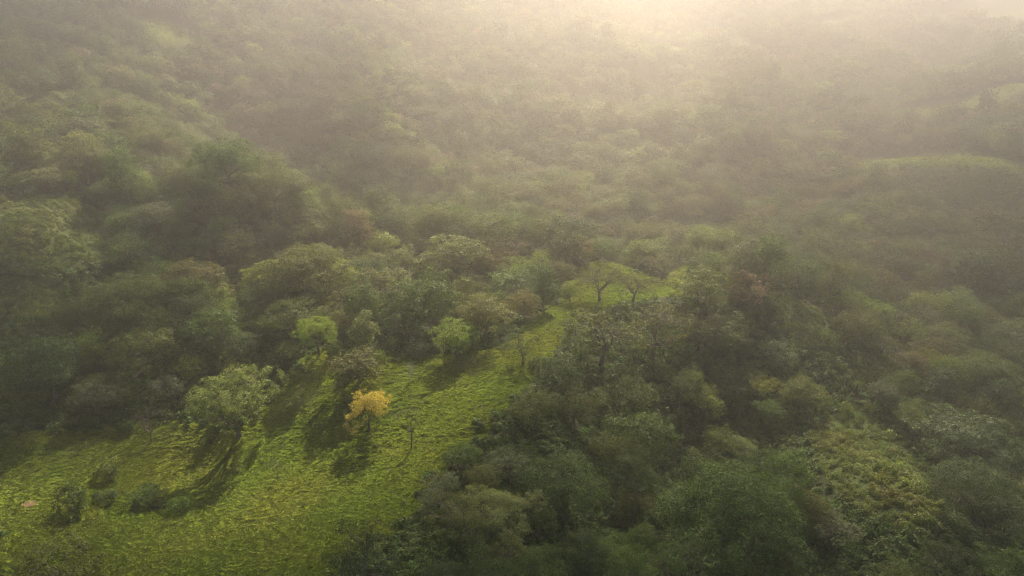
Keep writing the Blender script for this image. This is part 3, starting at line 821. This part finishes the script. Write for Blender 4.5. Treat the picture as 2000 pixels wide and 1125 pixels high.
# ------------------------------------------------------------------ scattered stuff (uncountable): instances on points
def scatter(name, P, rotz, scl, tint, which, meshes, material):
    me = bpy.data.meshes.new(name)
    n = len(P)
    me.vertices.add(n); me.vertices.foreach_set("co", np.asarray(P, np.float32).ravel())
    def attr(nm, typ, key, arr):
        a = me.attributes.new(nm, typ, 'POINT'); a.data.foreach_set(key, np.ascontiguousarray(arr).ravel())
    attr("rot", 'FLOAT_VECTOR', 'vector', np.asarray(rotz, np.float32))
    attr("scl", 'FLOAT_VECTOR', 'vector', np.asarray(scl, np.float32))
    attr("which", 'INT', 'value', np.asarray(which, np.int32))
    attr("tint", 'FLOAT_COLOR', 'color', np.concatenate([np.asarray(tint, np.float32), np.ones((n, 1), np.float32)], 1))
    o = link(name, me)
    o["kind"] = "stuff"
    ng = bpy.data.node_groups.new(name, 'GeometryNodeTree')
    ng.interface.new_socket("Geometry", in_out='INPUT', socket_type='NodeSocketGeometry')
    ng.interface.new_socket("Geometry", in_out='OUTPUT', socket_type='NodeSocketGeometry')
    gi = ng.nodes.new("NodeGroupInput"); go = ng.nodes.new("NodeGroupOutput")
    ji = ng.nodes.new("GeometryNodeGeometryToInstance")
    for m in reversed(meshes):
        ob = bpy.data.objects.new(name + "_shape", m)
        oi = ng.nodes.new("GeometryNodeObjectInfo"); oi.inputs["Object"].default_value = ob
        smn = ng.nodes.new("GeometryNodeSetMaterial"); smn.inputs["Material"].default_value = material
        ng.links.new(oi.outputs["Geometry"], smn.inputs["Geometry"])
        ng.links.new(smn.outputs["Geometry"], ji.inputs["Geometry"])
    ip = ng.nodes.new("GeometryNodeInstanceOnPoints")
    ng.links.new(gi.outputs[0], ip.inputs["Points"])
    ng.links.new(ji.outputs[0], ip.inputs["Instance"])
    ip.inputs["Pick Instance"].default_value = True
    for nm, typ, sock in (("which", 'INT', "Instance Index"), ("scl", 'FLOAT_VECTOR', "Scale")):
        a = ng.nodes.new("GeometryNodeInputNamedAttribute"); a.data_type = typ; a.inputs["Name"].default_value = nm
        ng.links.new(a.outputs["Attribute"], ip.inputs[sock])
    a = ng.nodes.new("GeometryNodeInputNamedAttribute"); a.data_type = 'FLOAT_VECTOR'; a.inputs["Name"].default_value = "rot"
    er = ng.nodes.new("FunctionNodeEulerToRotation")
    ng.links.new(a.outputs["Attribute"], er.inputs[0]); ng.links.new(er.outputs[0], ip.inputs["Rotation"])
    ng.links.new(ip.outputs[0], go.inputs[0])
    md = o.modifiers.new("scatter", 'NODES'); md.node_group = ng
    return o
# far wood
protos, pid = [], {}
for style, nv in (('dome', 3), ('billow', 3), ('tall', 2), ('feather', 2), ('airy', 2)):
    for s in range(nv):
        for lod in ('mid', 'far'):
            pid[(style, s, lod)] = len(protos)
            protos.append(shape(style, s, lod))
NV = {'dome': 3, 'billow': 3, 'tall': 2, 'feather': 2, 'airy': 2}
P, Rz, Sc, Ti, Wh = [], [], [], [], []
for i in rest:
    t = ALL[i]
    w = pid[(t['style'], int(rng.randint(NV[t['style']])), 'mid' if t['d'] < 330 else 'far')]
    _, _, W, HT, zc = protos[w]
    P.append((t['x'], t['y'], float(ground(t['x'], t['y'])))); Rz.append((0, 0, rng.uniform(0, 6.283)))
    Sc.append((t['wm'] / W, t['wm'] / W, t['ht'] / HT)); Ti.append(tone(t['tint'], rng)[:3]); Wh.append(w)
scatter("forest", P, Rz, Sc, Ti, Wh, [p[0] for p in protos], LEAF_STUFF)
# undergrowth between the trees and rough scrub on the open slopes
def clump_mesh(seed, leaf, count, h):
    rs = np.random.RandomState(seed)
    e = unit(rs.normal(size=(count, 3))); e[:, 2] = np.abs(e[:, 2])
    c = e * rs.rand(count, 1) ** .4 * np.array((1, 1, h)) * rs.uniform(.7, 1.1, (count, 1)) + rs.normal(size=(count, 3)) * .06
    c[:, 2] = np.maximum(c[:, 2], .02)
    V = leaves_at(rs, c, e, leaf)
    return mesh_from("clump", V, np.arange(len(V)).reshape(-1, 4), [LEAF_STUFF])
clumps = [clump_mesh(k, .42, 110, .9 + .15 * k) for k in range(4)]
n = 30000
u = rng.uniform(-60, 2060, n * 2); v = rng.uniform(150, 1160, n * 2)
def on_ground(u, v):
    r0, r1, r2 = ray(u, v)
    t = np.full(len(u), 62.0); done = np.zeros(len(u), bool)
    for T in np.concatenate([np.arange(62, 300, 1.0), np.arange(300, 700, 2.5)]):
        z = CAM_Z + r2 * T
        f = (z < ground(r0 * T, r1 * T)) & ~done
        t[f] = T; done |= f
    return r0 * t, r1 * t, t, done
x, y, t, done = on_ground(u, v)
x = x + rng.uniform(-1, 1, len(x)); y = y + rng.uniform(-1.5, 1.5, len(y))
dens = np.clip((t / 150) ** 0, 0, 1)
gr = mask(PASTURE + MEADOW, x + rng.normal(size=len(x)) * 1.6, y + rng.normal(size=len(x)) * 1.6); sc_ = mask(SCRUB, x, y)
sel = done & ~gr & ~sc_ & (t < 420)
x1, y1, t1 = x[sel][:26000], y[sel][:26000], t[sel][:26000]
k = len(x1)
s = rng.uniform(.5, 1.5, k) * (t1 / 170) ** .6
tint = np.array(TINT['mid'])[None] * rng.uniform(.55, 1.15, (k, 1)) * (1 + rng.uniform(-.12, .12, (k, 3)))
scatter("undergrowth", np.stack([x1, y1, ground(x1, y1) - .1], 1), np.stack([rng.normal(size=k) * .15, rng.normal(size=k) * .15, rng.uniform(0, 6.28, k)], 1),
        np.stack([s, s, s * rng.uniform(.6, 1.3, k)], 1), tint, rng.randint(0, 4, k), clumps, LEAF_STUFF)
fine = [clump_mesh(20 + k, .25, 230, .8 + .15 * k) for k in range(4)]
SX, SY = [], []
for p, dn in zip(SCRUB, (1.3, 1.3, 1.0, 1.3, 1.6, 1.5)):
    p = np.array(p); a, b = p.min(0), p.max(0)
    k = int((b - a).prod() * dn)
    xx = rng.uniform(a[0], b[0], k); yy = rng.uniform(a[1], b[1], k)
    m = inside(xx, yy, [tuple(q) for q in p])
    SX.append(xx[m]); SY.append(yy[m])
x2, y2 = np.concatenate(SX)[:60000], np.concatenate(SY)[:60000]
k = len(x2)
s = np.clip(rng.lognormal(math.log(.55), .42, k), .25, 1.9)
mixw = np.clip(fbm(x2 / 12, y2 / 12, 3) + .5, 0, 1)[:, None]
tint = (np.array((.085, .122, .022)) * (1 - mixw) + np.array((.115, .130, .028)) * mixw) * rng.uniform(.65, 1.25, (k, 1)) * (1 + rng.uniform(-.1, .1, (k, 3)))
scatter("scrub", np.stack([x2, y2, ground(x2, y2) - .1], 1), np.stack([rng.normal(size=k) * .15, rng.normal(size=k) * .15, rng.uniform(0, 6.28, k)], 1),
        np.stack([s, s, s * rng.uniform(.7, 1.5, k)], 1), tint, rng.randint(0, 4, k), fine, LEAF_STUFF)
# pasture grass
def tuft_mesh(seed, blades, h):
    rs = np.random.RandomState(seed)
    a = rs.uniform(0, 6.283, blades); r = rs.rand(blades) ** .6 * .36
    b = np.stack([np.cos(a) * r, np.sin(a) * r, np.full(blades, -.08)], 1)
    dr = np.stack([np.cos(a + rs.normal(size=blades) * .7), np.sin(a + rs.normal(size=blades) * .7), np.zeros(blades)], 1)
    sd = np.stack([-dr[:, 1], dr[:, 0], np.zeros(blades)], 1)
    L = rs.uniform(.6, 1.2, (blades, 1)) * h; w = rs.uniform(.04, .075, (blades, 1))
    up = np.array((0, 0, 1.0))
    m = b + up * L * .46 + dr * L * .30; tp = b + up * L * .52 + dr * L * .92
    V = np.stack([b - sd * w * .7, b + sd * w * .7, m + sd * w, tp, m - sd * w], 1).reshape(-1, 3)
    return mesh_from("tuft", V, np.arange(len(V)).reshape(-1, 5), [GRASS])
tufts = [tuft_mesh(k, 26, .42 + .06 * k) for k in range(4)]
n = 700000
u = rng.uniform(-40, 1460, n); v = rng.uniform(425, 1165, n)
x, y, t, done = on_ground(u, v)
x = x + rng.uniform(-.8, .8, n); y = y + rng.uniform(-1.2, 1.2, n)
for p in MEADOW:                                            # rough, taller grass on the far meadows
    p = np.array(p); a, b = p.min(0) - 4, p.max(0) + 4
    q_ = int(min(9000, (b - a).prod() * .9))
    xx = rng.uniform(a[0], b[0], q_); yy = rng.uniform(a[1], b[1], q_)
    m = inside(xx + 7 * fbm(xx / 14, yy / 14, 3), yy + 7 * fbm(xx / 14 + 9, yy / 14, 3), [tuple(q) for q in p])
    x = np.concatenate([x, xx[m]]); y = np.concatenate([y, yy[m]]); t = np.concatenate([t, np.full(m.sum(), 400.)]); done = np.concatenate([done, np.ones(m.sum(), bool)])
gm = (mask(PASTURE, x, y) | (t == 400.)) & done & (np.hypot((x - sx) / 1.7, (y - sy) / 1.3) > 1)
x, y, t = x[gm], y[gm], t[gm]
k = len(x)
s = rng.uniform(.34, .75, k) * (t / 140) ** .5 * (.8 + .5 * np.clip(fbm(x / 6, y / 6, 2) + .3, 0, 1))
b_ = np.clip(fbm(x / 22, y / 22, 3) * 1.6 + .5 + rng.normal(size=k) * .15, 0, 1)[:, None]
d_ = (rng.rand(k, 1) < .10)
tint = np.array((.138, .198, .028)) * (1 - b_) + np.array((.178, .205, .040)) * b_
tint = np.where(d_, np.array((.050, .080, .016)), tint) * rng.uniform(.75, 1.25, (k, 1))
scatter("grass", np.stack([x, y, surface(x, y) - .02], 1), np.stack([rng.normal(size=k) * .2, rng.normal(size=k) * .2, rng.uniform(0, 6.28, k)], 1),
        np.stack([s, s, s * rng.uniform(.8, 1.3, k)], 1), tint, rng.randint(0, 4, k), tufts, GRASS)
print('grass', k)
# ------------------------------------------------------------------ haze over the whole valley
def haze():
    top = 210.0
    lo = float(TZ.min()) - 1.0
    x0, x1, y0, y1 = X0 - 2, X1 + 2, Y0 - 2, Y1 + 2
    V = [(x0, y0, lo), (x1, y0, lo), (x1, y1, lo), (x0, y1, lo), (x0, y0, top), (x1, y0, top), (x1, y1, top), (x0, y1, top)]
    F = [(3, 2, 1, 0), (4, 5, 6, 7), (0, 1, 5, 4), (1, 2, 6, 5), (2, 3, 7, 6), (3, 0, 4, 7)]
    m, nt = new_mat("haze")
    out = nd(nt, "ShaderNodeOutputMaterial")
    v = nd(nt, "ShaderNodeVolumePrincipled")
    v.inputs["Color"].default_value = (*HAZE_COLOR, 1)
    v.inputs["Density"].default_value = HAZE_DENSITY
    v.inputs["Anisotropy"].default_value = HAZE_ANISO
    nt.links.new(v.outputs[0], out.inputs["Volume"])
    o = link("haze", mesh_from("haze", V, F, [m]))
    o["kind"] = "stuff"
haze()

# ------------------------------------------------------------------ unseen clouds, added above the valley to shade chosen ground and haze
ADDED_CLOUD_Z = 400.0
def added_cloud_material():
    m, nt = new_mat("added_cloud")
    out = nd(nt, "ShaderNodeOutputMaterial")
    a = nd(nt, "ShaderNodeAttribute", attribute_type='GEOMETRY', attribute_name="dense")
    tc = nd(nt, "ShaderNodeTexCoord")
    no = nd(nt, "ShaderNodeTexNoise"); no.inputs["Scale"].default_value = 0.028; no.inputs["Detail"].default_value = 5
    nt.links.new(tc.outputs["Object"], no.inputs["Vector"])
    mr = nd(nt, "ShaderNodeMapRange"); mr.inputs["From Min"].default_value = .3; mr.inputs["From Max"].default_value = .7
    mr.inputs["To Min"].default_value = .45; mr.inputs["To Max"].default_value = 1.0
    nt.links.new(no.outputs[0], mr.inputs["Value"])
    mu = nd(nt, "ShaderNodeMath", operation='MULTIPLY')
    nt.links.new(a.outputs["Fac"], mu.inputs[0]); nt.links.new(mr.outputs[0], mu.inputs[1])
    df = nd(nt, "ShaderNodeBsdfDiffuse"); df.inputs["Color"].default_value = (.85, .85, .85, 1)
    tl = nd(nt, "ShaderNodeBsdfTranslucent"); tl.inputs["Color"].default_value = (.85, .85, .85, 1)
    ad = nd(nt, "ShaderNodeMixShader"); ad.inputs[0].default_value = .5
    nt.links.new(df.outputs[0], ad.inputs[1]); nt.links.new(tl.outputs[0], ad.inputs[2])
    tp = nd(nt, "ShaderNodeBsdfTransparent")
    mx = nd(nt, "ShaderNodeMixShader")
    nt.links.new(mu.outputs[0], mx.inputs[0]); nt.links.new(tp.outputs[0], mx.inputs[1]); nt.links.new(ad.outputs[0], mx.inputs[2])
    nt.links.new(mx.outputs[0], out.inputs["Surface"])
    return m
CLOUD = added_cloud_material()
def added_cloud(poly, z_ground, strength, soft, thick=26.0, seed=0):
    """One of the added clouds, flat-bottomed, placed so that its shade falls on the ground outline poly (x, y)."""
    k = (ADDED_CLOUD_Z - z_ground) / math.tan(el)
    dx, dy = k * math.sin(az), k * math.cos(az)
    p = np.array(poly, float) + (dx, dy)
    lo, hi = p.min(0) - soft, p.max(0) + soft
    st = 7.0
    cx, cy = np.meshgrid(np.arange(lo[0], hi[0], st), np.arange(lo[1], hi[1], st))
    wob = 14 * fbm(cx / 60 + seed, cy / 60, 3)
    w = inside(cx + wob, cy - wob, [tuple(q) for q in p]).astype(float)
    for _ in range(int((soft / st) ** 2)):
        q = np.pad(w, 1)
        w = (q[1:-1, 1:-1] * 2 + q[:-2, 1:-1] + q[2:, 1:-1] + q[1:-1, :-2] + q[1:-1, 2:]) / 6
    lump = 1 + .5 * fbm(cx / 35, cy / 35 + seed, 3)
    top = ADDED_CLOUD_Z + thick * w ** .6 * lump + .3
    bot = ADDED_CLOUD_Z - thick * .25 * w ** .6 - .3
    ny_, nx_ = cx.shape
    ids = np.arange(nx_ * ny_).reshape(ny_, nx_)
    cell = (w[:-1, :-1] + w[1:, 1:] + w[1:, :-1] + w[:-1, 1:]) > .02
    q = np.stack([ids[:-1, :-1], ids[:-1, 1:], ids[1:, 1:], ids[1:, :-1]], -1)[cell]
    V = np.concatenate([np.stack([cx, cy, top], -1).reshape(-1, 3), np.stack([cx, cy, bot], -1).reshape(-1, 3)])
    F = np.concatenate([q, q[:, ::-1] + nx_ * ny_])
    me = mesh_from("added_cloud", V, F, [CLOUD], smooth=True)
    d = np.clip(w * 1.1, 0, 1).ravel() * strength
    a = me.attributes.new("dense", 'FLOAT', 'POINT'); a.data.foreach_set("value", np.concatenate([d, d]).astype(np.float32))
    o = link("added_cloud", me); o["kind"] = "structure"
    return o
added_cloud([(-45, 62), (-115, 62)] + hits([(-90, 1035), (250, 1062), (600, 1070), (800, 985), (930, 915), (1150, 905), (1450, 850), (1560, 860), (1640, 970), (1700, 1060), (1900, 1100), (2060, 1080)]) + [(140, 62)], 6, .55, 14, seed=3)
added_cloud([(-170, -130), (-150, 48), (-60, 66), (40, 70), (130, 72), (240, 70), (280, -130)], 6, 1.3, 14, seed=5)  # added to darken the haze close to the camera
added_cloud([(-330, 150)] + hits([(-200, 800), (60, 800), (300, 760), (330, 680), (150, 620), (-150, 640)]), 8, 1.0, 14, seed=9)
added_cloud([(-420, 420), (-420, 230)] + hits([(-100, 240), (120, 170), (260, 90), (330, 0)]) + [(-150, 520)], 60, .7, 18, seed=21)
added_cloud([(95, 230), (120, 420), (165, 660), (560, 660), (460, 330), (250, 190)], 85, .42, 32, seed=44)  # added to dim the right-hand haze and draw the glow leftwards
added_cloud(hits([(430, 170), (560, 225), (720, 395), (765, 492), (705, 485), (590, 395), (470, 305)]), 12, .6, 10, seed=51)  # added shade strip that darkens the gully
added_cloud(hits([(1820, 780), (2080, 660), (2080, 1000), (1940, 960)]) , 0, .6, 14, seed=37)
added_cloud(hits([(1780, 360), (2050, 360), (2100, 560), (1900, 570), (1820, 470)]) , 14, .65, 14, seed=33)
